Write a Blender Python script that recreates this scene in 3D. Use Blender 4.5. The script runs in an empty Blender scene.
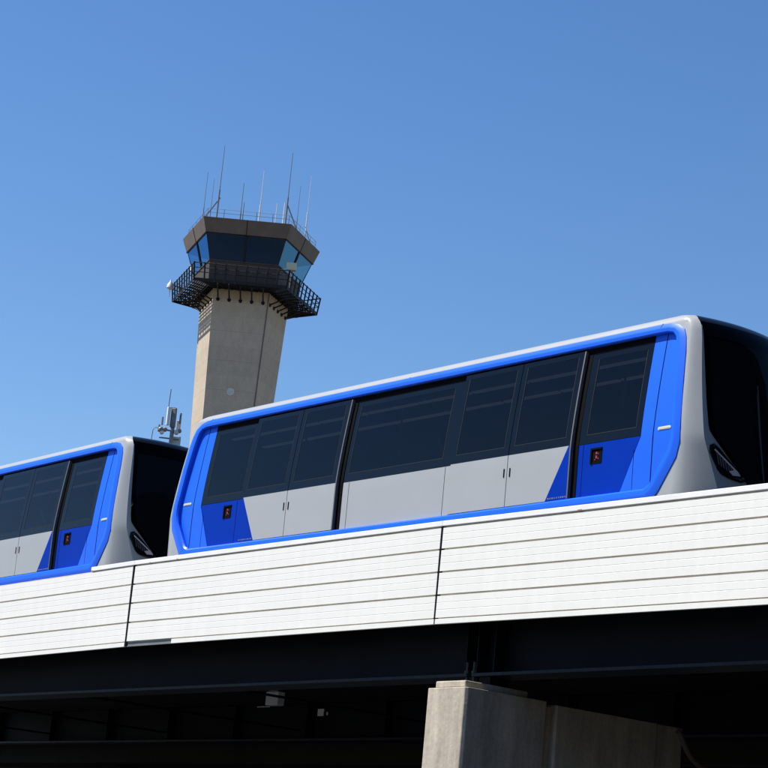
import bpy, math, random
from mathutils import Vector, Matrix
random.seed(7)
R = math.radians
sc = bpy.context.scene
COL = sc.collection

# ------------------------------------------------------------------ helpers
class MB:
    """collects faces and builds them as one mesh object"""
    def __init__(s): s.v = []; s.f = []; s.m = []
    def quad(s, pts, mi=0):
        b = len(s.v); s.v += [tuple(p) for p in pts]
        s.f.append(tuple(range(b, b + len(pts)))); s.m.append(mi)
    def box(s, x0, x1, y0, y1, z0, z1, mi=0):
        b = len(s.v)
        s.v += [(x, y, z) for z in (z0, z1) for x, y in ((x0, y0), (x1, y0), (x1, y1), (x0, y1))]
        for q in ((3, 2, 1, 0), (4, 5, 6, 7), (0, 1, 5, 4), (1, 2, 6, 5), (2, 3, 7, 6), (3, 0, 4, 7)):
            s.f.append(tuple(b + i for i in q)); s.m.append(mi)
    def loft(s, loops, closed=True, cap0=False, cap1=False, mi=0):
        n = len(loops[0]); b = len(s.v)
        for l in loops: s.v += [tuple(p) for p in l]
        for i in range(len(loops) - 1):
            for j in range(n if closed else n - 1):
                k = (j + 1) % n
                s.f.append((b + i*n + j, b + i*n + k, b + (i+1)*n + k, b + (i+1)*n + j)); s.m.append(mi)
        if cap0: s.f.append(tuple(b + j for j in reversed(range(n)))); s.m.append(mi)
        if cap1: s.f.append(tuple(b + (len(loops)-1)*n + j for j in range(n))); s.m.append(mi)
    def tube(s, pts, r, n=8, mi=0, r1=None):
        pts = [Vector(p) for p in pts]; loops = []
        for i, p in enumerate(pts):
            d = (pts[min(i+1, len(pts)-1)] - pts[max(i-1, 0)]).normalized()
            a = d.orthogonal() if abs(d.z) > .95 else d.cross(Vector((0, 0, 1)))
            a.normalize(); b = d.cross(a)
            rr = r if r1 is None else r + (r1 - r)*i/(len(pts)-1)
            loops.append([p + (a*math.cos(t) + b*math.sin(t))*rr for t in [2*math.pi*k/n for k in range(n)]])
        s.loft(loops, True, True, True, mi)
    def prism(s, poly, axis, a, b_, mi=0):
        """poly in the two other axes, extruded along axis"""
        def P(u, v, w): return {'x': (w, u, v), 'y': (u, w, v), 'z': (u, v, w)}[axis]
        s.loft([[P(u, v, a) for u, v in poly], [P(u, v, b_) for u, v in poly]], True, True, True, mi)
    def build(s, name, mats, parent=None, smooth=None, bevel=0, tf=None):
        me = bpy.data.meshes.new(name)
        vs = s.v if tf is None else [tuple(tf(p)) for p in s.v]
        me.from_pydata(vs, [], s.f)
        for m in (mats if isinstance(mats, (list, tuple)) else [mats]): me.materials.append(m)
        me.polygons.foreach_set('material_index', s.m)
        import bmesh
        bm = bmesh.new(); bm.from_mesh(me)
        bmesh.ops.remove_doubles(bm, verts=bm.verts, dist=1e-5)
        bmesh.ops.recalc_face_normals(bm, faces=bm.faces)
        bm.to_mesh(me); bm.free()
        if smooth:
            me.shade_smooth(); me.set_sharp_from_angle(angle=R(smooth))
        o = bpy.data.objects.new(name, me); COL.objects.link(o)
        if parent: o.parent = parent
        if bevel:
            md = o.modifiers.new('edge', 'BEVEL'); md.width = bevel; md.segments = 2; md.limit_method = 'ANGLE'; md.angle_limit = R(40)
        return o

def thing(name, label, cat, loc=(0, 0, 0), group=None, rot=(0, 0, 0)):
    o = bpy.data.objects.new(name, None); COL.objects.link(o)
    o.location = loc; o.rotation_euler = rot
    return tag(o, label, cat, group)
def tag(o, label, cat, group=None):
    o['label'] = label; o['category'] = cat
    if group: o['group'] = group
    return o
def structure(o): o['kind'] = 'structure'; return o
def dup(o, parent=None):
    c = o.copy(); COL.objects.link(c)
    if parent: c.parent = parent
    for ch in list(o.children): dup(ch, c)
    return c
def lerp(x, xs, ys):
    if x <= xs[0]: return ys[0]
    for i in range(len(xs)-1):
        if x <= xs[i+1]: return ys[i] + (ys[i+1]-ys[i])*(x-xs[i])/(xs[i+1]-xs[i])
    return ys[-1]

# ------------------------------------------------------------------ materials
def mat(name, col, rough=.5, metal=0, spec=.5, coat=0, noise=None, bump=None, ior=None):
    """principled; noise=(scale vec, amount, detail) varies the colour, bump=(scale, strength)"""
    m = bpy.data.materials.new(name); m.use_nodes = True
    nt = m.node_tree; N = nt.nodes; L = nt.links; b = N['Principled BSDF']
    b.inputs['Base Color'].default_value = (*col, 1); b.inputs['Roughness'].default_value = rough
    b.inputs['Metallic'].default_value = metal; b.inputs['Specular IOR Level'].default_value = spec
    if ior: b.inputs['IOR'].default_value = ior
    if coat: b.inputs['Coat Weight'].default_value = coat; b.inputs['Coat Roughness'].default_value = .06
    if noise or bump: tc = N.new('ShaderNodeTexCoord')
    if noise:
        last = None
        for sx, amt, det in noise:
            mp = N.new('ShaderNodeMapping'); mp.inputs['Scale'].default_value = sx
            L.new(tc.outputs['Object'], mp.inputs[0])
            tx = N.new('ShaderNodeTexNoise'); tx.inputs['Scale'].default_value = 1; tx.inputs['Detail'].default_value = det
            tx.inputs['Roughness'].default_value = .6
            L.new(mp.outputs[0], tx.inputs['Vector'])
            mr = N.new('ShaderNodeMapRange'); mr.inputs['From Min'].default_value = .3; mr.inputs['From Max'].default_value = .7
            mr.inputs['To Min'].default_value = 1-amt; mr.inputs['To Max'].default_value = 1+amt
            L.new(tx.outputs['Fac'], mr.inputs[0])
            if last is None: last = mr.outputs[0]
            else:
                mu = N.new('ShaderNodeMath'); mu.operation = 'MULTIPLY'; L.new(last, mu.inputs[0]); L.new(mr.outputs[0], mu.inputs[1]); last = mu.outputs[0]
        vm = N.new('ShaderNodeVectorMath'); vm.operation = 'SCALE'; vm.inputs[0].default_value = col
        L.new(last, vm.inputs['Scale']); L.new(vm.outputs[0], b.inputs['Base Color'])
    if bump:
        tx = N.new('ShaderNodeTexNoise'); tx.inputs['Scale'].default_value = bump[0]; tx.inputs['Detail'].default_value = 5
        L.new(tc.outputs['Object'], tx.inputs['Vector'])
        bp = N.new('ShaderNodeBump'); bp.inputs['Strength'].default_value = bump[1]; bp.inputs['Distance'].default_value = .02
        L.new(tx.outputs['Fac'], bp.inputs['Height']); L.new(bp.outputs[0], b.inputs['Normal'])
    return m

def glass(name, tint, ior=1.45, refl=(1, 1, 1)):
    m = bpy.data.materials.new(name); m.use_nodes = True
    nt = m.node_tree; N = nt.nodes; L = nt.links
    N.remove(N['Principled BSDF'])
    t = N.new('ShaderNodeBsdfTransparent'); t.inputs[0].default_value = (*tint, 1)
    g = N.new('ShaderNodeBsdfGlossy'); g.inputs['Roughness'].default_value = .015; g.inputs['Color'].default_value = (*refl, 1)
    F0 = ((ior-1)/(ior+1))**2          # Schlick, the same from both faces of the sheet
    lw = N.new('ShaderNodeLayerWeight'); lw.inputs[0].default_value = .5
    p5 = N.new('ShaderNodeMath'); p5.operation = 'POWER'; p5.inputs[1].default_value = 5; L.new(lw.outputs['Facing'], p5.inputs[0])
    f = N.new('ShaderNodeMath'); f.operation = 'MULTIPLY_ADD'; f.inputs[1].default_value = 1-F0; f.inputs[2].default_value = F0; L.new(p5.outputs[0], f.inputs[0])
    x = N.new('ShaderNodeMixShader'); L.new(f.outputs[0], x.inputs[0]); L.new(t.outputs[0], x.inputs[1]); L.new(g.outputs[0], x.inputs[2])
    L.new(x.outputs[0], N['Material Output'].inputs[0])
    return m

def concrete(name, col, band=None, streak=.18, mottle=1.0):
    m = mat(name, col, .9, noise=[((.5, .5, .5), .12*mottle, 5), ((2.2, 2.2, 1.2), .14*mottle, 5), ((3, 3, .35), streak, 4), ((14, 14, 14), .10, 3)], bump=(9, .25), spec=.25)
    if band:   # formwork lift lines every band metres
        nt = m.node_tree; N = nt.nodes; L = nt.links; b = N['Principled BSDF']
        src = b.inputs['Base Color'].links[0].from_socket
        tc = N.new('ShaderNodeTexCoord'); sp = N.new('ShaderNodeSeparateXYZ'); L.new(tc.outputs['Object'], sp.inputs[0])
        md = N.new('ShaderNodeMath'); md.operation = 'PINGPONG'; md.inputs[1].default_value = band/2; L.new(sp.outputs[2], md.inputs[0])
        mr = N.new('ShaderNodeMapRange'); mr.inputs['From Max'].default_value = .05
        mr.inputs['To Min'].default_value = .8; mr.inputs['To Max'].default_value = 1; L.new(md.outputs[0], mr.inputs[0])
        # each lift has a slightly different tone
        fl = N.new('ShaderNodeMath'); fl.operation = 'DIVIDE'; fl.inputs[1].default_value = band; L.new(sp.outputs[2], fl.inputs[0])
        fo = N.new('ShaderNodeMath'); fo.operation = 'ROUND'; L.new(fl.outputs[0], fo.inputs[0])
        wn = N.new('ShaderNodeTexWhiteNoise'); wn.noise_dimensions = '1D'; L.new(fo.outputs[0], wn.inputs['W'])
        m2 = N.new('ShaderNodeMapRange'); m2.inputs['To Min'].default_value = .96; m2.inputs['To Max'].default_value = 1.03; L.new(wn.outputs['Value'], m2.inputs[0])
        mu = N.new('ShaderNodeMath'); mu.operation = 'MULTIPLY'; L.new(mr.outputs[0], mu.inputs[0]); L.new(m2.outputs[0], mu.inputs[1])
        vm = N.new('ShaderNodeVectorMath'); vm.operation = 'SCALE'; L.new(src, vm.inputs[0]); L.new(mu.outputs[0], vm.inputs['Scale'])
        L.new(vm.outputs[0], b.inputs['Base Color'])
    return m

M = {}
M['grey'] = mat('grey_paint', (.365, .372, .370), .34, spec=.35, coat=.15, noise=[((.7, .7, .7), .025, 3)])
M['blue'] = mat('bright_blue_paint', (.012, .125, .82), .34, spec=.22, coat=.06, noise=[((.8, .8, .8), .03, 3)])
M['navy'] = mat('dark_blue_paint', (.0002, .031, .35), .4, spec=.05, coat=0, noise=[((.8, .8, .8), .03, 3)])
M['frit'] = mat('black_glass_border', (.0025, .0035, .005), .05, spec=.29)
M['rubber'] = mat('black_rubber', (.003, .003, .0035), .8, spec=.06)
M['gloss'] = mat('black_gloss_paint', (.004, .004, .005), .12, spec=.25)
M['trim'] = mat('door_edge_trim', (.12, .12, .12), .5, spec=.3)
M['dark'] = mat('dark_conduit', (.15, .125, .10), .7)
M['blocker'] = mat('blocker_wall', (.02, .02, .022), .3, spec=.2, noise=[((.3, .3, .3), .3, 3)])
M['line'] = mat('pane_gasket', (.016, .018, .018), .6, spec=.2)
M['glass'] = glass('tinted_side_glass', (.07, .09, .115), 1.42)
M['screen'] = glass('tinted_windscreen', (.13, .145, .16), 1.14)
M['cabin'] = mat('cabin_lining', (.05, .055, .06), .6)
M['floor'] = mat('cabin_floor', (.03, .03, .032), .7)
M['tyre'] = mat('tyre_rubber', (.012, .012, .012), .8)
M['under'] = mat('underframe_paint', (.02, .02, .02), .6)
M['amber'] = mat('pale_lamp_lens', (.55, .55, .38), .3)
M['red'] = mat('red_button', (.26, .045, .06), .5, spec=.2)
M['pink'] = mat('reflector', (.75, .62, .55), .35)
M['white'] = mat('white_board', (.80, .775, .715), .5, noise=[((.25, 4, 4), .02, 3), ((4, 3, .35), .03, 5)], spec=.3)
M['coping'] = mat('white_coping', (.82, .80, .77), .5, noise=[((2, 3, 3), .05, 4)], spec=.3)
M['tan'] = mat('groove_backing', (.50, .44, .35), .8, noise=[((2, 2, 4), .2, 4)])
M['rust'] = mat('rust_stain', (.35, .16, .06), .8)
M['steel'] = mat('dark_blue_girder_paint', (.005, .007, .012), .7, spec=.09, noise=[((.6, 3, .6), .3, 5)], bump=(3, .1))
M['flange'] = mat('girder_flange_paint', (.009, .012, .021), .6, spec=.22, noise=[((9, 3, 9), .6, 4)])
M['galv'] = mat('grey_steel', (.16, .165, .165), .5, noise=[((2, 2, 6), .25, 4)])
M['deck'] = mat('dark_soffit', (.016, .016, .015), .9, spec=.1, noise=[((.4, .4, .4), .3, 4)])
M['pier'] = concrete('pier_concrete', (.48, .42, .33), streak=.26)
M['tower'] = concrete('tower_concrete', (.475, .395, .30), 3.05, .05, .45)
M['brown'] = mat('dark_brown_cladding', (.150, .116, .092), .55, spec=.2, noise=[((.8, .8, .8), .12, 4)])
M['black'] = mat('dark_steel_railing', (.010, .010, .011), .55, spec=.3)
M['cabwall'] = mat('dark_cab_cladding', (.075, .060, .050), .6, spec=.2, noise=[((.8, .8, .8), .12, 4)])
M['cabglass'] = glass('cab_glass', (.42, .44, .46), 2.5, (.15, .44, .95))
M['ant_w'] = mat('white_antenna', (.75, .75, .75), .4)
M['ant_d'] = mat('grey_antenna', (.22, .22, .23), .5)
M['lightgrey'] = mat('light_grey_casing', (.55, .56, .57), .5)
M['plaque'] = mat('pale_disc', (.58, .56, .52), .6, noise=[((3, 3, 3), .1, 3)])
M['sign'] = mat('white_sign', (.85, .85, .82), .5)
M['hang'] = mat('hanging_box_grey', (.75, .78, .82), .5)
M['roofing'] = mat('roof_gravel', (.30, .29, .27), .9)
m = M['strip'] = mat('light_strip', (.8, .8, .8), .5)
b = m.node_tree.nodes['Principled BSDF']; b.inputs['Emission Color'].default_value = (1, .97, .92, 1); b.inputs['Emission Strength'].default_value = .10
M['asphalt'] = mat('asphalt', (.036, .036, .035), .9, noise=[((.03, .03, .03), .2, 5), ((3, 3, 3), .15, 4)], bump=(30, .2))

# ------------------------------------------------------------------ the ground
mb = MB(); mb.quad([(-4000, -3000, 0), (3000, -3000, 0), (3000, 4000, 0), (-4000, 4000, 0)])
structure(mb.build('ground', M['asphalt']))
M['apron'] = mat('bounce_ground', (.105, .085, .062), .9, noise=[((.02, .02, .02), .15, 5), ((.5, .5, .5), .1, 4)])  # unseen paler ground, added to bounce warm light onto the tower
mb = MB(); mb.quad([(-1500, 62, .004), (600, 62, .004), (600, 1500, .004), (-1500, 1500, .004)])
mb.quad([(-1500, -400, .004), (-75, -400, .004), (-75, 62, .004), (-1500, 62, .004)])
structure(mb.build('bounce_apron', M['apron']))

# ------------------------------------------------------------------ train car
# local frame: x along the car, y across (near side at -1.43), z measured from the running surface
ZT = 7.20                       # running surface above the ground
HW = 1.43
def off(z):                     # tumblehome of the side wall, z above the ground
    return 0.0 if z < 9.5 else .2*((min(z, 11.6)-9.5)/1.7)**1.3
ZS = [7.6, 8.6, 9.4, 10.43, 11.2, 11.36, 11.43, 11.5]
def top_round(z): return 0 if z < 11.12 else .24*(1 - math.sqrt(1 - min(.97, (z-11.12)/.40)**2))
def s0(z): return lerp(z, ZS[:5], [7.12, 7.24, 7.30, 7.24, 7.16]) - top_round(z)*.8
def s1(z): return lerp(z, ZS[:5], [7.90, 7.81, 7.64, 7.46, 7.335]) - top_round(z)
def yc(z): return lerp(z, ZS, [.50, .36, .18, .14, .11, .10, .095, .09])
BOW = .20
def front(y, z, d=0):
    h = HW - off(z) - yc(z)
    return s1(z) + BOW*(1 - min(1, (y/h)**2)) + d
def flip180(p): return (-p[0], -p[1], p[2])
def world(p): return (p[0], p[1], p[2]-ZT)

SX = [i*.1 for i in range(-70, 71)]
def outline(z, t=0.0, z_at=None):
    te = t*1.8 if t < .2 else .36 + (t-.2)*.6
    zz = min(z, 11.47)
    hw = HW - off(zz) - t; a = s0(zz) - te; c = s1(zz) - te; y1 = yc(zz)
    half = [(s/7.0*a, -hw) for s in SX]
    pts = list(half)
    hy = max(hw - y1, .02)
    for k in (.25, .5, .75): pts.append((a + (c-a)*k, -hw + y1*k**1.35))
    for k in range(0, 17):
        y = -hy + 2*hy*k/16; pts.append((c + BOW*(1-(y/hy)**2), y))
    for k in (.75, .5, .25): pts.append((a + (c-a)*k, hw - y1*k**1.35))
    other = [(-x, -y) for x, y in pts[:len(SX)+3+17+3]]
    return [(x, y, z if z_at is None else z_at) for x, y in pts + other]

OUT = [(0, 11.47), (6.45, 11.47), (6.70, 11.46), (6.90, 11.41), (7.05, 11.30), (7.12, 11.15), (7.17, 10.9), (7.22, 10.4), (7.29, 9.6), (7.30, 9.35), (7.24, 9.1), (6.90, 8.60), (6.80, 8.48), (6.66, 8.40), (0, 8.40)]
INN = [(0, 11.30), (6.50, 11.30), (6.68, 11.295), (6.80, 11.27), (6.87, 11.20), (6.90, 11.1), (6.94, 10.9), (7.00, 10.4), (7.08, 9.6), (7.08, 9.45), (7.02, 9.25), (6.72, 8.80), (6.66, 8.72), (6.55, 8.66), (0, 8.65)]
def inside_mid(x, z):
    poly = [((a+c)/2, (b_+d)/2) for (a, b_), (c, d) in zip(OUT, INN)]
    x = abs(x)
    if not (poly[-1][1] < z < poly[0][1]): return False
    for (xa, za), (xb, zb) in zip(poly[1:], poly[2:]):
        if zb <= z <= za: return x < xa + (xb-xa)*((z-za)/((zb-za) or 1e-9))
    return False

def near(s, z, d): return (s, -HW + off(z) + d, z)
def refine(zs, step=.12):
    out = [zs[0]]
    for a, b_ in zip(zs, zs[1:]):
        n = max(1, int(abs(b_-a)/step + .5))
        out += [a + (b_-a)*i/n for i in range(1, n+1)]
    return out
def patch(mb, left, right, d, thick, mi=0):
    """slab following the near side wall; left/right are [(s,z)...] sorted downwards over the same z range"""
    zs = sorted(set([z for _, z in left] + [z for _, z in right]), reverse=True)
    zs = refine(zs)
    f = lambda poly, z: lerp(-z, [-q[1] for q in poly], [q[0] for q in poly])
    loops = []
    for z in zs:
        a, c = f(left, z), f(right, z)
        loops.append([near(a, z, d), near(c, z, d), near(c, z, d+thick), near(a, z, d+thick)])
    mb.loft(loops, True, True, True, mi)
def rect(mb, a, c, z1, z0, d, thick, mi=0): patch(mb, [(a, z1), (a, z0)], [(c, z1), (c, z0)], d, thick, mi)

BELT = 9.575
car = thing('train_car', 'bright blue and grey train car shown whole, in front of the tower', 'train car', (-30.58, 25.43, ZT), 'coupled train cars on the guideway')

# body shell ----------------------------------------------------------
zl = [7.62, 7.8, 8.0, 8.2, 8.35, 8.45, 8.53, 8.6, 8.7, 8.8, 8.9, 9.0, 9.1, 9.2, 9.3, 9.4, 9.5, 9.6, 9.75, 9.9, 10.1, 10.3, 10.5, 10.7, 10.85, 11.0, 11.1, 11.15, 11.2, 11.25, 11.3, 11.33, 11.36, 11.39, 11.42, 11.445, 11.47]
loops = [outline(z) for z in zl]
roof = [(.020, 11.508), (.05, 11.548), (.10, 11.588), (.17, 11.622), (.28, 11.65), (.44, 11.67), (.7, 11.70), (1.05, 11.715)]
loops += [outline(11.47, t, z) for t, z in roof]
mb = MB(); n = len(loops[0])
for l in loops: mb.v += l
for i in range(len(loops)-1):
    for j in range(n):
        k = (j+1) % n
        q = (i*n+j, i*n+k, (i+1)*n+k, (i+1)*n+j)
        c = [sum(mb.v[a][d] for a in q)/4 for d in range(3)]
        if c[1] < -.9 and abs(c[0]) < 7.2 and inside_mid(c[0], c[2]) and j < len(SX): continue
        mi = 0
        if i >= len(zl)-1: mi = 1 if (j % (n//2)) >= len(SX)+3 and (j % (n//2)) < len(SX)+20 - 1 else 0
        elif c[2] > 11.36 and len(SX)+3 <= (j % (n//2)) < len(SX)+19: mi = 1
        mb.f.append(q); mb.m.append(mi)
mb.f.append(tuple((len(loops)-1)*n + j for j in range(n))); mb.m.append(0)
mb.f.append(tuple(reversed(range(n)))); mb.m.append(0)
mb.build('body_shell', [M['grey'], M['gloss']], car, 22, tf=world)

# blue frame round the side --------------------------------------------
def frame_mesh(mb):
    def dense(poly):
        return poly
    R_ = list(zip(OUT, INN)); seq = R_ + [((-o[0], o[1]), (-q[0], q[1])) for o, q in reversed(R_[1:-1])]
    prof = [(0, .09), (0, -.002), (.12, -.030), (.40, -.042), (.50, -.042), (.95, -.014), (1.0, .014)]
    loops = []
    for f_, d in prof:
        loops.append([near(q[0] + (o[0]-q[0])*f_, q[1] + (o[1]-q[1])*f_, d) for o, q in seq])
    mb.loft(loops, True)
mb = MB(); frame_mesh(mb); mb.build('side_frame', M['blue'], car, 24, tf=world)
# far side of the car: same frame and a plain band of dark windows
mb = MB(); frame_mesh(mb); mb.build('side_frame', M['blue'], car, 24, tf=lambda p: world(flip180(p)))
mb = MB(); rect(mb, -6.34, 6.34, 11.2, BELT, -.006, .03); mb.build('window_band', M['frit'], car, 30, tf=lambda p: world(flip180(p)))
# joints across the frame and roof strip
for s in (-6.52, 0.0, 6.52):
    for z1_, z0_ in ((11.47, 11.30), (8.64, 8.42)):
        if z0_ < 9 and s == 0: continue
        mb = MB()
        mb.loft([[near(s-.007, z, d_), near(s+.007, z, d_), near(s+.007, z, .03), near(s-.007, z, .03)] for z, d_ in ((z1_+.002, -.010), ((z1_+z0_)/2, -.0415), (z0_, -.008))], True, True, True)
        mb.build('frame_joint', M['rubber'], car, tf=world)

# recessed end panels, bright blue, both ends ---------------------------
for sg in (-1, 1):
    mb = MB()
    def P(lst): return [(sg*s, z) for s, z in lst]
    inner = [(6.345, 11.38), (6.345, 9.56), (5.90, 8.58)]
    outer = [(6.90, 11.38), (7.0, 11.1), (7.08, 10.4), (7.17, 9.6), (7.17, 9.4), (7.1, 9.2), (6.8, 8.75), (6.66, 8.58)]
    l, r = (P(inner), P(outer)) if sg > 0 else (P(outer), P(inner))
    patch(mb, l, r, .062, .03)
    pan = mb.build('end_panel', M['blue'], car, 30, tf=world)
    mb = MB(); rect(mb, sg*6.62-.008, sg*6.62+.008, 11.33, 8.66, .0585, .012)
    rect(mb, sg*6.21-.004, sg*6.21+.004, 9.35, 8.66, .0595, .012)
    mb.build('panel_seam', M['rubber'], pan, tf=world)
    # marker lamp
    a = sg*6.86
    mb = MB(); loopf = []
    for d, k in ((.062, 1), (.055, 1), (.052, .88)):
        lp = []
        for i in range(20):
            t = 2*math.pi*i/20; x = .11*(1 if math.cos(t) > 0 else -1) + .035*math.cos(t); zz = .028*math.sin(t)
            lp.append(near(a + x*k, 9.64 + zz*k, d))
        loopf.append(lp)
    mb.loft(loopf, True, False, True)
    lamp = mb.build('marker_lamp', M['lightgrey'], car, 40, tf=world)
    mb = MB(); mb.loft([[near(a + .12*math.cos(t)*1.0, 9.64 + .018*math.sin(t), d) for t in [2*math.pi*i/16 for i in range(16)]] for d in (.053, .049)], True, False, True)
    mb.build('lens', M['amber'], lamp, 40, tf=world)
    # dark blue lower panel under the end window, with its control panel
    mb = MB(); ia = [(4.76, BELT-.004), (4.76, 8.58)]; ib = [(6.335, BELT-.004), (5.893, 8.58)]
    l, r = (P(ia), P(ib)) if sg > 0 else (P(ib), P(ia))
    patch(mb, l, r, .064, .03)
    low = mb.build('lower_panel', M['navy'], car, 30, tf=world); low['label'] = 'dark blue slanted lower panel'
    mb = MB(); rect(mb, sg*(5.02 if sg > 0 else 5.02)-.004, sg*5.02+.004, 9.56, 8.66, .0615, .01)
    mb.build('panel_seam', M['rubber'], low, tf=world)
    c0 = 5.34
    mb = MB(); z1_, z0_ = 9.48, 9.215
    x0_, x1_ = sg*c0-.132, sg*c0+.132
    rect(mb, x0_, x1_, z1_, z1_-.03, .045, .03); rect(mb, x0_, x0_+.035, z1_-.03, z0_, .045, .03)
    rect(mb, x1_-.02, x1_, z1_-.03, z0_, .056, .02); rect(mb, x0_+.035, x1_-.02, z0_+.02, z0_, .056, .02)
    rect(mb, x0_+.035, x1_-.02, z1_-.03, z0_+.02, .0615, .012)
    cp = mb.build('call_panel', M['rubber'], car, tf=world)
    mb = MB()
    for dx, dz, w, h in ((.01, .055, .04, .04), (.01, -.01, .04, .05), (.055, -.04, .02, .025), (.055, .04, .016, .025), (-.02, -.055, .016, .02)):
        rect(mb, sg*c0+dx-w/2, sg*c0+dx+w/2, 9.335+dz+h/2, 9.335+dz-h/2, .054, .009)
    mb.build('indicator', M['red'], cp, tf=world)

# windows ---------------------------------------------------------------
def window(a, c, z1, z0, d, parent, inset=(.22, .22, .10, .20), name='window'):
    """black bordered pane: border ring + tinted pane + thin gasket line"""
    l, r, t, b_ = inset
    mb = MB()
    rect(mb, a, a+l, z1, z0, d, .025); rect(mb, c-r, c, z1, z0, d, .025)
    rect(mb, a+l, c-r, z1, z1-t, d, .025); rect(mb, a+l, c-r, z0+b_, z0, d, .025)
    w = mb.build(name, M['frit'], parent, 30, tf=world)
    mb = MB()
    for zz in (None,):
        zs = refine([z1-t, z0+b_])
        for u, v in zip(zs, zs[1:]):
            mb.quad([near(a+l, u, d+.002), near(c-r, u, d+.002), near(c-r, v, d+.002), near(a+l, v, d+.002)])
    mb.build('pane', M['glass'], w, 30, tf=world)
    mb = MB(); g = .010
    rect(mb, a+l-g, a+l, z1-t, z0+b_, d-.002, .01); rect(mb, c-r, c-r+g, z1-t, z0+b_, d-.002, .01)
    rect(mb, a+l-g, c-r+g, z0+b_, z0+b_-g, d-.002, .01)
    mb.build('gasket', M['line'], w, tf=world)
    return w
for sg in (-1, 1):
    a, c = (4.91, 6.34) if sg > 0 else (-6.34, -4.765)
    window(a, c, 11.185, BELT, .06, car, (.17, .13, .10, .16))
    mb = MB(); rect(mb, a, c, 11.38, 11.187, .052, .04); mb.build('header', M['rubber'], car, tf=world)
window(-1.515, 1.675, 11.185, BELT, .06, car, (.12, .32, .10, .17))
mb = MB(); rect(mb, -1.515, 1.675, 11.38, 11.187, .052, .04); mb.build('header', M['rubber'], car, tf=world)
mb = MB(); rect(mb, -1.515, 1.675, BELT-.004, 8.58, .062, .03)
mid = mb.build('lower_panel', M['grey'], car, 30, tf=world)
for x_ in (-1.335, 1.47):
    mb = MB(); rect(mb, x_-.004, x_+.004, BELT-.01, 8.66, .0595, .01); mb.build('panel_seam', M['rubber'], mid, tf=world)
# doors -----------------------------------------------------------------
for side in (-1, 1):
    cx = side*3.22
    for leaf in (-1, 1):
        a, c = (cx-1.535, cx-.008) if leaf < 0 else (cx+.008, cx+1.535)
        D0 = -.004
        mb = MB()
        ztop, zbot = 11.255, 8.665
        slant = (side < 0 and leaf < 0) or (side > 0 and leaf > 0)
        if slant:
            # outer leaf: lower part is grey with a dark blue wedge
            if side > 0:
                patch(mb, [(a, BELT-.003), (a, zbot)], [(c-.03, BELT-.003), (4.235, zbot)], D0, .06, 0)
                patch(mb, [(c-.03, BELT-.003), (4.235, zbot)], [(c, BELT-.003), (c, zbot)], D0, .06, 1)
            else:
                patch(mb, [(a, BELT-.003), (a, zbot)], [(a+.03, BELT-.003), (-4.235, zbot)], D0, .06, 1)
                patch(mb, [(a+.03, BELT-.003), (-4.235, zbot)], [(c, BELT-.003), (c, zbot)], D0, .06, 0)
        else: rect(mb, a, c, BELT-.003, zbot, D0, .06, 0)
        dr = mb.build('door', [M['grey'], M['navy']], car, 30, tf=world)
        if slant: dr['label'] = 'door leaf with dark blue wedge'
        window(a, c, ztop, BELT, D0+.001, dr, (.13, .13, .09, .16))
        # trim down the outer edge of the leaf pair
        if leaf > 0:
            mb = MB(); rect(mb, c+.002, c+.030, ztop, zbot, D0-.004, .072)
            mb.build('edge_trim', [M['trim']], dr, tf=world)
        hx = cx + leaf*.075
        mb = MB(); rect(mb, hx-.012, hx+.012, 9.34, 9.185, D0-.010, .012)
        mb.build('handle', M['rubber'], dr, tf=world, bevel=.004)
    # dark centre seal, and black strip imitating shade in the door gap
    mb = MB(); rect(mb, cx-.0075, cx+.0075, 11.255, 8.665, D0+.012, .05); mb.build('door_seal', M['rubber'], car, tf=world)
    mb = MB(); rect(mb, cx+1.545, cx+1.545+.14, 11.38, 8.60, .055, .05); mb.build('pocket_shade', M['rubber'], car, tf=world)
    mb = MB(); rect(mb, cx-1.54, cx+1.54, 11.38, 11.258, .045, .04); mb.build('header', M['rubber'], car, tf=world)
    # stencilled marks low on the outer door leaf
    mb = MB()
    for i in range(9):
        w = random.choice((.02, .03, .036)); x = side*4.52 + (i-4)*.052
        rect(mb, x-w/2, x+w/2, 8.715, 8.69, D0-.0012, .004)
    mb.build('lettering', M['galv'], car, tf=world)

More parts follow.
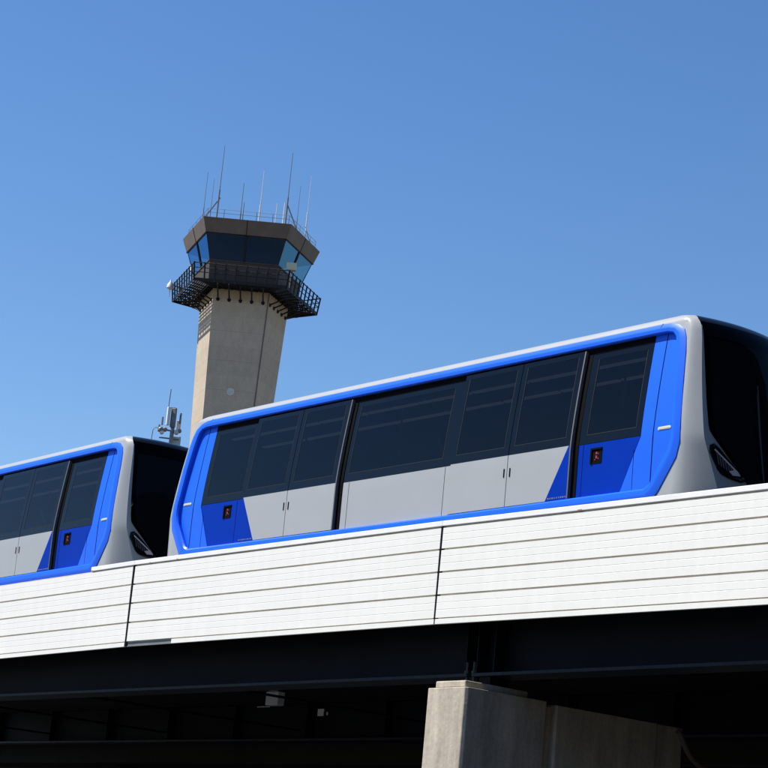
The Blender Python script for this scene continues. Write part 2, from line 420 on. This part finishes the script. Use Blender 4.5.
# ends: windscreen, headlights, wiper ------------------------------------
def end_parts(tf):
    mb = MB(); zs = refine([11.43, 11.26, 10.06, 9.56, 8.80, 8.62, 8.40], .1); loops = []
    yl = lambda z: lerp(-z, [-11.43, -11.26, -10.06, -9.58, -9.48, -8.80, -8.62, -8.40], [1.10, 1.10, 1.165, 1.17, 1.12, .56, .47, .44])
    for z in zs:
        w = yl(z); loops.append([(front(-w + 2*w*i/24, z, .014), -w + 2*w*i/24, z) for i in range(25)])
    mb.loft(loops, False)
    ws = mb.build('windscreen', M['screen'], car, 50, tf=tf)
    # black border behind the pane edge
    mb = MB(); lo = [[(front(-yl(z)*k, z, .011), -yl(z)*k, z) for k in [1, .96, .92]] for z in zs]; mb.loft(lo, False)
    lo = [[(front(yl(z)*k, z, .011), yl(z)*k, z) for k in [1, .96, .92]] for z in zs]; mb.loft(lo, False)
    z_a = [11.43, 11.3, 11.15]; lo = [[(front(-yl(z)*.92 + 2*yl(z)*.92*i/24, z, .011), -yl(z)*.92 + 2*yl(z)*.92*i/24, z) for i in range(25)] for z in z_a]; mb.loft(lo, False)
    mb.build('border', M['gloss'], ws, 50, tf=tf)
    # wiper
    mb = MB(); mb.tube([(front(-.22, 8.75, .05), -.22, 8.75), (front(-.20, 9.6, .05), -.20, 9.6), (front(-.16, 10.35, .045), -.16, 10.35)], .012)
    mb.tube([(front(-.18, 9.0, .03), -.21, 9.0), (front(-.2, 10.4, .03), -.14, 10.5)], .010)
    mb.build('wiper', M['under'], ws, 40, tf=tf)
    for sg in (-1, 1):
        def poly(pts, d): return [(front(sg*y, z, d), sg*y, z) for y, z in pts]
        rim = [(1.185, 9.20), (1.165, 9.31), (1.10, 9.345), (1.02, 9.285), (.70, 8.955), (.60, 8.86), (.575, 8.81), (.66, 8.775), (.86, 8.80), (1.00, 8.85), (1.06, 8.92)]
        cxy = (sum(p[0] for p in rim)/len(rim), sum(p[1] for p in rim)/len(rim))
        sh = lambda k: [(cxy[0]+(p[0]-cxy[0])*k, cxy[1]+(p[1]-cxy[1])*k) for p in rim]
        mb = MB(); mb.loft([poly(rim, -.03), poly(rim, .022), poly(sh(.9), .030), poly(sh(.82), .008)], True, False, True)
        hl = mb.build('headlight', M['gloss'], car, 35, tf=tf)
        mb = MB(); mb.loft([poly(q, d) for q, d in (([(.86, 8.93), (.72, 8.97), (.66, 8.875), (.80, 8.865)], .008), ([(.86, 8.93), (.72, 8.97), (.66, 8.875), (.80, 8.865)], .022))], True, False, True)
        mb.loft([poly([(1.10, 9.24), (1.085, 9.255), (.72, 8.955), (.74, 8.94)], d) for d in (.006, .02)], True, False, True)
        mb.build('reflector', M['pink'], hl, tf=tf)
        mb = MB()
        for k in range(7):
            y0 = 1.06 - k*.045; zt = 9.20 - k*.036
            mb.loft([poly([(y0, zt), (y0-.015, zt-.012), (y0-.005-.03, zt-.20+k*.012), (y0+.01-.03, zt-.19+k*.012)], d) for d in (.006, .014)], True, False, True)
        mb.build('grille', M['trim'], hl, tf=tf)
end_parts(world)
end_parts(lambda p: world(flip180(p)))

# interior ---------------------------------------------------------------
mb = MB(); mb.box(-6.9, 6.9, -1.10, 1.12, 11.22, 11.26)
ceil = mb.build('ceiling', M['cabin'], car, tf=world)
mb = MB()
for yy in (-.47, .33):
    x = -6.75
    while x < 6.5:
        mb.box(x, x+1.47, yy-.05, yy+.05, 11.195, 11.218); x += 1.55
mb.build('light_strip', M['strip'], ceil, tf=world)
mb = MB(); mb.box(-7.0, 7.0, -1.22, 1.32, 8.30, 8.42)
mb.build('floor', M['floor'], car, tf=world)
for x, y in ((-4.9, .1), (-1.2, -.35), (1.3, .3), (4.6, -.1)):
    mb = MB(); mb.tube([(x, y, 8.42), (x, y, 11.22)], .019, 8); mb.build('grab_pole', M['lightgrey'], car, 40, tf=world)
# running gear
mb = MB(); mb.box(-6.4, 6.4, -1.05, 1.05, 7.45, 7.66); mb.box(-5.4, -3.2, -.9, .9, 7.28, 7.45); mb.box(3.2, 5.4, -.9, .9, 7.28, 7.45)
mb.build('underframe', M['under'], car, tf=world)
for x in (-4.3, 4.3):
    for y in (-1.0, 1.0):
        mb = MB(); loops = []
        for yy, r_ in ((-.16, .36), (-.13, .42), (.13, .42), (.16, .36)):
            loops.append([(x + r_*math.cos(t), y+yy, 7.62 + r_*math.sin(t)) for t in [2*math.pi*i/28 for i in range(28)]])
        mb.loft(loops, True, True, True); mb.build('tyre', M['tyre'], car, 40, tf=world)

car2 = dup(car)
car2.location = (-30.58-16.97, 25.43, ZT-.135); car2.rotation_euler = (0, -.0145, 0)
car2['label'] = 'bright blue and grey train car at the left edge, only its front half showing'
mb = MB(); mb.tube([(-39.95, 25.43, 7.85), (-38.2, 25.43, 7.9)], .11); mb.box(-39.25, -38.9, 25.2, 25.66, 7.7, 8.05)
tag(mb.build('coupler', M['under'], None, 40), 'dark steel coupler bar joining the two train cars behind the parapet', 'coupler')

# ------------------------------------------------------------------ parapet
def parapet(x0, x1, org, roty, label, cop=None, trim=None, rust=(), ga=.025, gb=.035, seal=None):
    t = thing('parapet_panel', label, 'parapet', (org, 23.0, 8.17), 'white parapet panels', (0, roty, 0))
    A, B_ = x0-org, x1-org
    mb = MB()
    zt = [0, -.385, -.775, -1.17, -1.57]
    for z1_, z0_ in zip(zt, zt[1:]):
        z1q, z0q = z1_-.027, z0_+.004
        h = z1q - z0q
        p = [(.0, z1q), (.0, z0q+h*.69+.006), (.0032, z0q+h*.69), (.0, z0q+h*.69-.006), (.0, z0q+h*.36+.006), (.0032, z0q+h*.36), (.0, z0q+h*.36-.006), (.0, z0q), (.023, z0q), (.023, z1q)]
        mb.prism(p, 'x', A+ga, B_-gb)
    mb.build('boards', M['white'], t)
    mb = MB(); mb.box(A+.075, B_-.075, .024, .10, -1.60, 0.0); mb.build('backing', M['tan'], t)
    if seal:
        mb = MB(); mb.box(A-seal[0]+.002, A+seal[1]-.002, .010, .022, -1.66, 0.0); mb.build('joint_seal', M['rubber'], t)
    a, c = trim if trim else (A+ga, B_-gb)
    mb = MB(); mb.box(a, c, -.004, .045, -1.675, -1.588); mb.build('bottom_trim', M['white'], t, bevel=.004)
    if trim:
        mb = MB(); mb.box(A+.05, trim[0]-.01, .03, .045, -1.675, -1.588); mb.box(A+.05, trim[0]-.01, .02, .03, -1.60, -1.588); mb.box(A+.05, trim[0]-.01, .012, .03, -1.675, -1.662)
        mb.build('bracket_angle', M['galv'], t)
    if cop:
        mb = MB(); mb.box(cop[0]-org, cop[1]-org, -.014, .15, .004, .095); mb.build('coping', M['coping'], t, bevel=.008)
        mb = MB()
        for rx, w in rust: mb.box(rx-org-w/2, rx-org+w/2, -.016, -.014, .004, .022)
        if rust: mb.build('rust_spot', M['rust'], t)
    return t
parapet(-52.0, -37.50, -37.50, -.0125, 'white boarded parapet panel at the left, coping missing along most of its top', (-39.19, -37.50), None, ((-39.15, .07),), .03, .05)
parapet(-37.50, -27.76, -37.50, 0.0, 'white boarded parapet panel in the middle, part of its bottom trim broken off', (-37.498, -27.76), (-35.80+37.5, -27.78+37.5), ((-35.9, .06), (-36.9, .04)), .04, .035, (.05, .04))
parapet(-27.76, -14.0, -27.76, .0085, 'white boarded parapet panel above the pier, running to the right edge', (-27.758, -14.0), None, ((-24.4, .10),), .025, .035, (.035, .025))
mb = MB(); mb.box(-52, -14, 23.14, 23.30, 6.68, 8.10)
tag(mb.build('parapet_wall', M['deck']), 'dark upstand wall behind the white boards, seen as dark slits at panel joints', 'parapet wall')

# ------------------------------------------------------------------ guideway structure
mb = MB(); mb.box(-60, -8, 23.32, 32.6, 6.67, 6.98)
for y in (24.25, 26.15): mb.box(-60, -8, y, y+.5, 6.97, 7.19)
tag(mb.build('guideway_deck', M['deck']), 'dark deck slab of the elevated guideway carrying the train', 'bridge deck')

def girder(name, x0, x1, y, z0, z1, label, group, stiff=(), fl=.20, ends=True):
    t = thing(name, label, 'girder', ((x0+x1)/2, y, z0), group)
    o = (x0+x1)/2
    mb = MB(); mb.box(x0-o, x1-o, -.012, .012, .06, z1-z0-.04); mb.build('web', M['steel'], t)
    mb = MB(); mb.box(x0-o, x1-o, -fl, fl, 0, .058); mb.build('flange', M['flange'], t, bevel=.006)
    mb = MB(); mb.box(x0-o, x1-o, -fl, fl, z1-z0-.038, z1-z0-.002); mb.build('flange', M['steel'], t)
    for s in stiff:
        mb = MB(); mb.box(s-o-.012, s-o+.012, -fl*.9, -.014, .062, z1-z0-.042); mb.build('stiffener', M['steel'], t)
    return t
G = 'dark girders under the guideway'
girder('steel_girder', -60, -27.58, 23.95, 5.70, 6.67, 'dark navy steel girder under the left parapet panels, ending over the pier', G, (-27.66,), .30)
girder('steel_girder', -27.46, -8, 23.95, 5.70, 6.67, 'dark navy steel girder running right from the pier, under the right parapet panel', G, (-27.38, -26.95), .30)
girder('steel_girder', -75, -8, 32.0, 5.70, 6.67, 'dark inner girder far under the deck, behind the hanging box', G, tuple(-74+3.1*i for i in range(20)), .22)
# cross frames under the deck
for i, x in enumerate((-54, -48, -42, -36, -30.4)):
    mb = MB(); mb.tube([(x, 24.2, 5.85), (x-1.2, 31.8, 5.95)], .03, 6)
    tag(mb.build('cross_brace', M['steel']), 'thin dark cross brace in the deep shade between the girders under the deck', 'brace', 'cross braces under the deck')

# viaduct behind
t = thing('road_viaduct', 'dark underside of a wide road viaduct in deep shade at the bottom left', 'viaduct', (-50, 40, 0))
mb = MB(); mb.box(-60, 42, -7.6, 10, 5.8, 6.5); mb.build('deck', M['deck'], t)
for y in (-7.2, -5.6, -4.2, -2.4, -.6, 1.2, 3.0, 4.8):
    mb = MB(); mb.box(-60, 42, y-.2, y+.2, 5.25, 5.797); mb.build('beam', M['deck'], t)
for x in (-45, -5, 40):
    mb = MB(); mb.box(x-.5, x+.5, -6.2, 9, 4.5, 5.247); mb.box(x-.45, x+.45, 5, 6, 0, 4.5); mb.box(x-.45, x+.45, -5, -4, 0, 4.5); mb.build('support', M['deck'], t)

# pier
t = thing('concrete_pier', 'stained concrete pier under the girder joint, front face sunlit and side dark', 'pier', (-27.35, 23.0, 0))
def col(x0, x1, y0, y1, z1, ch, name='column'):
    mb = MB(); p = [(x0+ch, y0), (x1-ch, y0), (x1, y0+ch), (x1, y1-ch), (x1-ch, y1), (x0+ch, y1), (x0, y1-ch), (x0, y0+ch)]
    mb.prism(p, 'z', 0, z1); return mb.build(name, M['pier'], t, bevel=.012)
col(-.51, .51, .04, 1.88, 5.43, .045)
mb = MB(); mb.box(-.36, .40, .10, 1.5, 5.432, 5.55); mb.build('bearing_plinth', M['pier'], t, bevel=.02)
mb = MB(); mb.box(-.30, -.04, .72, 1.18, 5.552, 5.70); mb.box(.02, .30, .72, 1.18, 5.552, 5.70); mb.build('bearing', M['deck'], t)
mb = MB()
for x in (-.28, -.10): mb.tube([(x, .70, 5.5), (x, .70, 5.95)], .022, 6); mb.tube([(x, .70, 5.74), (x, .70, 5.80)], .045, 6)
mb.build('anchor_bolt', M['under'], t)
mb = MB(); mb.box(-.40, .36, 1.86, 2.1, 0, 5.36); mb.build('web_wall', M['pier'], t)
col(-.51, .50, 2.08, 4.55, 5.40, .03)
col(-.42, .44, 4.60, 5.25, 5.40, .03)
col(-5.6, -5.1, 8.6, 9.4, 5.69, .03)
mb = MB(); mb.tube([(.50, 5.05, 5.33), (.50, 5.12, 5.28), (.50, 5.2, 5.16), (.50, 5.30, 5.02), (.50, 5.44, 4.89), (.50, 5.66, 4.78), (.50, 6.2, 4.62), (.50, 9.4, 4.5)], .05, 10)
mb.build('drain_pipe', M['dark'], t, 40)
# things hung under the deck
t = thing('junction_box', 'small pale grey box hanging under the dark deck, left of the pier', 'box', (-41.88, 30.0, 6.667))
mb = MB(); mb.box(-.25, .25, -.10, .10, -.36, -.04); mb.build('casing', M['hang'], t, bevel=.015)
mb = MB(); mb.box(-.18, .18, -.08, .08, -.04, -.002); mb.build('mounting', M['galv'], t)
mb = MB()
for i in range(7): mb.box(-.55+i*.075, -.51+i*.075, -.10, -.085, -.41, -.385)
mb.build('cable_clip', M['sign'], t)
t = thing('small_sign', 'tiny white square notice fixed to the dark inner girder', 'sign', (-42.62, 31.96, 6.31))
mb = MB(); mb.box(-.12, .12, -.02, .0, .01, .185); mb.build('plate', M['sign'], t)
mb = MB(); mb.box(.24, .29, -.02, .0, .03, .1); mb.build('tab', M['sign'], t)

# unseen building added beyond the right edge to block sky light
t = thing('blocker_building', 'unseen dark building added at the right to block sky light', 'building', (-13.4, 40, 0))
mb = MB(); mb.box(0, 40, -19.8, -19, 0, 18); mb.box(0, 40, -6, 30, 0, 18); mb.box(0, 40, -19, -6, 12.6, 18); mb.box(0, 40, -19, -6, 0, 5.6); mb.box(30, 40, -18.99, -6.01, 5.6, 12.6); mb.box(19, 40, -110, -19.81, 0, 18); mb.build('wall', M['blocker'], t)
mb = MB(); mb.box(-.4, 40.4, -20.2, 30.4, 18.002, 18.6); mb.box(18.6, 40.4, -110.4, -20.21, 18.002, 18.6); mb.build('roof', M['deck'], t)
mb = MB()
for z in (3.5, 14.5): mb.box(-.04, -.005, -5.5, 29.5, z, z+2.2)
mb.build('window_band', M['frit'], t)

# ------------------------------------------------------------------ control tower
TOW = Vector((.8332, -.5530, 0)); LF = Vector((-.5530, -.8332, 0)); TC = Vector((-179.04, 119.03, 0))
DL = 4.6
def pv(k, side, z, d=DL):
    a = R((36, -36, -108, 180, 108)[k] + d); r = side/(2*math.sin(R(36)))
    q = TOW*(r*math.cos(a)) + LF*(r*math.sin(a)); return Vector((q.x, q.y, z))
def ring(side, z): return [pv(k, side, z) for k in range(5)]
tw = thing('control_tower', 'tall five-sided concrete airport control tower with dark glazed cab and roof aerials', 'control tower', TC)
mb = MB(); mb.loft([ring(s, z) for s, z in ((4.6, 0), (4.6, 40), (5.07, 50.67), (5.41, 56.95), (5.69, 62.3))], True, True, True)
mb.build('shaft', M['tower'], tw)
# round plaque and conduit on the front face
fn = (TOW*math.cos(R(DL)) + LF*math.sin(R(DL))); fl = Vector((-fn.y, fn.x, 0))
ap = .6882*5.125
mb = MB(); c = fn*(ap-.02); c.z = 51.72
mb.loft([[c + fn*d + (fl*math.cos(t) + Vector((0, 0, 1))*math.sin(t))*.40 for t in [2*math.pi*i/28 for i in range(28)]] for d in (0, .09)], True, False, True)
mb.build('round_plaque', M['plaque'], tw)
mb = MB(); mb.tube([pv(1, 5.71, 62.2), pv(1, 5.43, 57), pv(1, 5.08, 50.7), pv(1, 4.61, 40)], .075, 6); mb.build('conduit', M['dark'], tw)
# catwalk
mb = MB(); mb.loft([ring(9.36, 62.18), ring(9.40, 62.18), ring(9.42, 62.50), ring(9.36, 62.50)], True)
sd_ = 5.9
while sd_ < 9.2:
    mb.loft([ring(sd_, 62.34), ring(sd_+.14, 62.34), ring(sd_+.14, 62.42), ring(sd_, 62.42), ring(sd_, 62.34)], True); sd_ += .33
for k in range(5):
    a, b_ = pv(k, 9.3, 62.28), pv((k+1) % 5, 9.3, 62.28)
    a2, b2 = pv(k, 5.7, 62.28), pv((k+1) % 5, 5.7, 62.28)
    for i in range(1, 9):
        f_ = i/9; mb.tube([a.lerp(b_, f_), a2.lerp(b2, f_)], .07, 4)
mb.build('catwalk', M['black'], tw)
for k in range(5):
    mb = MB(); K = (k+1) % 5
    for z, s, r_ in ((64.05, 9.62, .055), (63.55, 9.52, .04), (63.1, 9.46, .04)):
        mb.tube([pv(k, s, z), pv(K, s, z)], r_, 6)
    for i in range(10):
        f_ = i/9; p0 = pv(k, 9.36, 62.2).lerp(pv(K, 9.36, 62.2), f_); p1 = pv(k, 9.66, 64.12).lerp(pv(K, 9.66, 64.12), f_)
        mb.tube([p0, p1], .085, 5)
    mb.build('railing', M['black'], tw)
    nk = (pv(k, 1, 0) + pv(K, 1, 0)).normalized(); tk = Vector((-nk.y, nk.x, 0))
    for i in range(5):
        u = -2.3 + 1.15*i; mb = MB(); A_ = lambda ap_, z: nk*ap_ + tk*u + Vector((0, 0, z))
        mb.tube([A_(6.25, 62.15), A_(5.6, 61.95), A_(3.78, 61.15)], .085, 5); mb.tube([A_(3.7, 61.1), A_(3.98, 61.22)], .19, 6)
        mb.build('bracket', M['black'], tw)
# cab
mb = MB(); mb.loft([ring(6.75, 62.5), ring(7.0, 65.05), ring(6.7, 65.05), ring(6.45, 62.6)], True); mb.loft([ring(6.9, 64.0), ring(3, 64.0)], True)
mb.loft([ring(7.10, 64.93), ring(7.10, 65.08), ring(6.75, 65.08)], True)
mb.build('cab_wall', M['cabwall'], tw)
mb = MB(); mb.box(-1.2, 1.2, -1.2, 1.2, 62.6, 66.3); mb.build('cab_core', M['brown'], tw)
mb = MB(); mb.loft([ring(8.25, 67.59), ring(8.97, 69.12), ring(8.7, 69.12), ring(8.6, 68.95)], True, False, True)
mb.quad(list(reversed(ring(8.25, 67.592))))
# thin panel joints on the fascia
fas = mb.build('roof_fascia', M['brown'], tw)
mb = MB()
for k in range(5):
    K = (k+1) % 5
    for f_ in (.5,):
        a = pv(k, 8.28, 67.62).lerp(pv(K, 8.28, 67.62), f_); b_ = pv(k, 8.99, 69.1).lerp(pv(K, 8.99, 69.1), f_); mb.tube([a, b_], .035, 4)
    mb.tube([pv(k, 8.28, 67.62), pv(K, 8.28, 67.62)], .05, 4)
mb.build('fascia_joint', M['black'], fas)
for k in range(5):
    K = (k+1) % 5; mb = MB()
    mb.quad([pv(k, 6.98, 65.08), pv(K, 6.98, 65.08), pv(K, 8.1, 67.59), pv(k, 8.1, 67.59)])
    w = mb.build('cab_window', M['cabglass'], tw)
    mb = MB()
    a, b_ = pv(k, 6.98, 65.05).lerp(pv(K, 6.98, 65.05), .5), pv(k, 8.1, 67.6).lerp(pv(K, 8.1, 67.6), .5)
    mb.tube([a, b_], .13, 6)
    mb.build('mullion', M['black'], w)
    mb = MB(); mb.tube([pv(k, 6.95, 65.05), pv(k, 8.06, 67.6)], .06, 6); mb.build('corner_post', M['black'], tw)
# consoles and blinds dim inside the cab
mb = MB(); mb.loft([ring(6.2, 64.0), ring(6.2, 65.35), ring(5.4, 65.45), ring(5.4, 64.0)], True); mb.build('console', M['black'], tw)
# roof rail, lightning rods and aerials
mb = MB()
for k in range(5):
    K = (k+1) % 5
    for z in (69.75, 70.15): mb.tube([pv(k, 8.3, z), pv(K, 8.3, z)], .02, 5)
    for i in range(5):
        p = pv(k, 8.3, 69).lerp(pv(K, 8.3, 69), i/5); mb.tube([p, p + Vector((0, 0, 1.17))], .03, 5)
mb.build('roof_rail', M['ant_d'], tw)
def rp(l, d=0): q = LF*l + TOW*d; return q
def aerial(l, d, ztop, r_, m, tilt=0, collar=0):
    p = rp(l, d); p.z = 69.1; q = rp(l, d); q.z = ztop
    mb = MB(); mid_ = p.lerp(q, .45)
    mb.tube([p, mid_], r_*1.5, 6); mb.tube([mid_, q], r_, 6, r1=r_*.6)
    if collar: mb.tube([p.lerp(q, .2), p.lerp(q, .5)], r_*collar, 6)
    return mb.build('aerial', m, tw)
for l, d, zt, r_, m, co in ((5.2, -1.0, 76.2, .035, 'ant_d', 0), (4.45, -.5, 75.4, .03, 'ant_d', 0), (3.75, 0, 79.0, .05, 'ant_d', 1.8), (1.3, 0, 75.1, .05, 'ant_d', 0), (1.05, .4, 72.9, .06, 'ant_d', 0),
        (-.68, 0, 76.7, .06, 'ant_w', 1.6), (-2.4, 0, 73.3, .07, 'ant_w', 0), (-3.45, 0, 79.1, .05, 'ant_d', 1.8), (-3.2, .5, 73.3, .11, 'ant_w', 0), (-4.65, -.5, 75.7, .03, 'ant_d', 0), (-5.7, -1.5, 77.3, .035, 'ant_w', 2.2)):
    aerial(l, d, zt, r_, M[m], 0, co)
mb = MB()
p, q = rp(3.6, 0), rp(5.8, -.5); p.z = 73.2; q.z = 69.6; mb.tube([p, q], .07, 5)
p, q = rp(-3.5, 0), rp(-5.2, -.5); p.z = 73.2; q.z = 69.8; mb.tube([p, q], .07, 5)
p, q = rp(-5.6, -1.5), rp(-6.6, -2.2); p.z = 71.6; q.z = 69.3; mb.tube([p, q], .05, 5)
mb.build('aerial_stay', M['ant_d'], tw)
# fittings on the catwalk rail
p = rp(-4.45, 5.2); mb = MB(); mb.box(-.5, .5, -.3, .3, -.38, .38)
rotm = Matrix.Rotation(math.atan2(fn.y, fn.x)+math.pi/2, 4, 'Z')
mb.tube([(0, 0, -2.6), (0, 0, -.38)], .06, 6)
mb.build('floodlight', M['amber'], tw, tf=lambda v: rotm @ Vector(v) + Vector((p.x, p.y, 65.0)))
p2 = rp(7.75, -2.2); mb = MB()
mb.loft([[(r_*math.cos(t), r_*math.sin(t), z) for t in [2*math.pi*i/14 for i in range(14)]] for r_, z in ((.1, -.45), (.38, -.25), (.34, .1), (.12, .4), (.03, .7))], True, True, True)
mb.tube([(0, 0, -1.2), (0, 0, -.5)], .05, 6)
mb.build('radome', M['lightgrey'], tw, 40, tf=lambda v: Vector(v) + Vector((p2.x, p2.y, 63.7)))
p3 = rp(5.6, 1.5); mb = MB(); mb.box(-.16, .16, -.16, .16, -.3, .3); mb.tube([(0, 0, -1.6), (0, 0, -.3)], .05, 6)
mb.build('rail_lamp', M['ant_w'], tw, tf=lambda v: Vector(v) + Vector((p3.x, p3.y, 64.8)))

# ------------------------------------------------------------------ cell mast behind the left car
mo = Vector((-76.34, 47.67, 0)); hdv = Vector((-.848, .530, 0)); lv = Vector((-.530, -.848, 0))
t = thing('antenna_mast', 'grey telecoms mast with small panel antennas and whip, between left train car and tower', 'antenna mast', mo)
def mp(l, z, d=0): q = lv*l + hdv*d; return Vector((q.x, q.y, z))
mb = MB(); mb.tube([mp(-.17, 0), mp(-.17, 15), mp(-.17, 21.95)], .09, 10); mb.build('pole', M['ant_d'], t, 40)
mb = MB(); mb.tube([mp(0.10, 21.9), mp(0.08, 22.75)], .022, 6); mb.tube([mp(-.17, 21.93), mp(.12, 21.93)], .03, 6); mb.build('whip_antenna', M['ant_d'], t)
def panel(l0, l1, z0, z1, d, m, name='panel_antenna', yaw=0):
    mb = MB(); a = math.atan2(lv.y, lv.x) + yaw; w = (l1-l0)/2
    mb.box(-w, w, -.07, .07, z0, z1); rm = Matrix.Rotation(a, 4, 'Z'); o = mp((l0+l1)/2, 0, d)
    return mb.build(name, m, t, bevel=.02, tf=lambda v: rm @ Vector(v) + o)
panel(-.01, .13, 21.12, 21.93, -.18, M['ant_w'], yaw=.3)
panel(-.27, -.05, 21.07, 21.90, -.12, M['galv'], yaw=-.5)
panel(-.50, -.33, 20.98, 21.45, .12, M['lightgrey'], yaw=-.3)
panel(-.58, -.24, 20.3, 20.76, .2, M['lightgrey'])
for l, z0, z1 in ((.29, 21.15, 21.5), (-.46, 21.3, 21.75), (.40, 20.85, 21.15)):
    mb = MB(); mb.tube([mp(l, z0), mp(l, z1)], .045, 8); mb.build('rod_antenna', M['ant_d'], t, 40)
for l, z, r_, m in ((.30, 20.92, .13, 'galv'), (.26, 20.82, .10, 'ant_w'), (-.36, 20.88, .11, 'lightgrey'), (-.48, 20.95, .09, 'ant_d'), (.14, 20.95, .10, 'ant_d')):
    mb = MB(); o = mp(l, z, -.1)
    mb.loft([[o + lv*(q*math.cos(a)) + Vector((0, 0, q*math.sin(a))) + hdv*dd for a in [2*math.pi*i/14 for i in range(14)]] for q, dd in ((r_*.6, .12), (r_, .05), (r_, -.04), (r_*.6, -.09))], True, True, True)
    mb.build('drum_antenna', M[m], t, 40)
mb = MB(); mb.tube([mp(.4, 20.95), mp(-.5, 20.95)], .04, 6); mb.tube([mp(.35, 20.6), mp(-.5, 20.6)], .035, 6)
mb.tube([mp(.42, 21.0), mp(.55, 21.02), mp(.64, 20.9), mp(.66, 20.6), mp(.66, 19.8)], .018, 6)
mb.tube([mp(.66, 19.8), mp(-.17, 19.6)], .018, 6)
mb.build('mounting_frame', M['ant_d'], t)

# ------------------------------------------------------------------ light, sky, camera
EL = 56.0
h = Vector((-.69, -.725)).normalized()
sd = Vector((h.x*math.cos(R(EL)), h.y*math.cos(R(EL)), math.sin(R(EL))))
sl = bpy.data.lights.new('Sun', 'SUN'); sl.energy = 5.0; sl.angle = R(.5); sl.color = (1, .955, .885)
so = bpy.data.objects.new('Sun', sl); COL.objects.link(so); so.rotation_euler = sd.to_track_quat('Z', 'Y').to_euler(); so.location = (0, 0, 60)
w = bpy.data.worlds.new('World'); sc.world = w; w.use_nodes = True
nt = w.node_tree; sky = nt.nodes.new('ShaderNodeTexSky'); sky.sky_type = 'NISHITA'; sky.sun_disc = False
sky.sun_elevation = R(EL); sky.sun_rotation = math.atan2(h.x, h.y)
sky.air_density = 1.0; sky.dust_density = .1; sky.ozone_density = 2.0
hs = nt.nodes.new('ShaderNodeHueSaturation'); hs.inputs['Saturation'].default_value = 1.25; hs.inputs['Hue'].default_value = .506
nt.links.new(sky.outputs[0], hs.inputs['Color']); nt.links.new(hs.outputs[0], nt.nodes['Background'].inputs[0]); nt.nodes['Background'].inputs[1].default_value = .098

cd = bpy.data.cameras.new('Camera'); cam = bpy.data.objects.new('Camera', cd); COL.objects.link(cam)
fw = Vector((-.76784901, .59346294, .24126671)); up0 = Vector((.19089569, -.1475414, .97045885)); rt0 = Vector((.61152819, .79122264, 0))
rl = R(5.4)
up = up0*math.cos(rl) + rt0*math.sin(rl)*1.0; rt = fw.cross(up)
# image right = cos(roll)*right - sin(roll)*up0 (horizon falls to the right): the camera rolls anticlockwise
up = up0*math.cos(rl) - rt0*math.sin(rl); rt = fw.cross(up)
cam.matrix_world = Matrix(((rt.x, up.x, -fw.x, 0), (rt.y, up.y, -fw.y, 0), (rt.z, up.z, -fw.z, 1.6), (0, 0, 0, 1)))
cd.sensor_width = 36; cd.sensor_fit = 'HORIZONTAL'; cd.lens = 2150/768*36; cd.clip_start = .5; cd.clip_end = 8000
sc.camera = cam
sc.render.resolution_x = sc.render.resolution_y = 1024
vs = sc.view_settings; vs.view_transform = 'Standard'; vs.look = 'None'; vs.gamma = 1; vs.use_curve_mapping = False; vs.exposure = .55
sc.cycles.max_bounces = 8; sc.cycles.transparent_max_bounces = 12
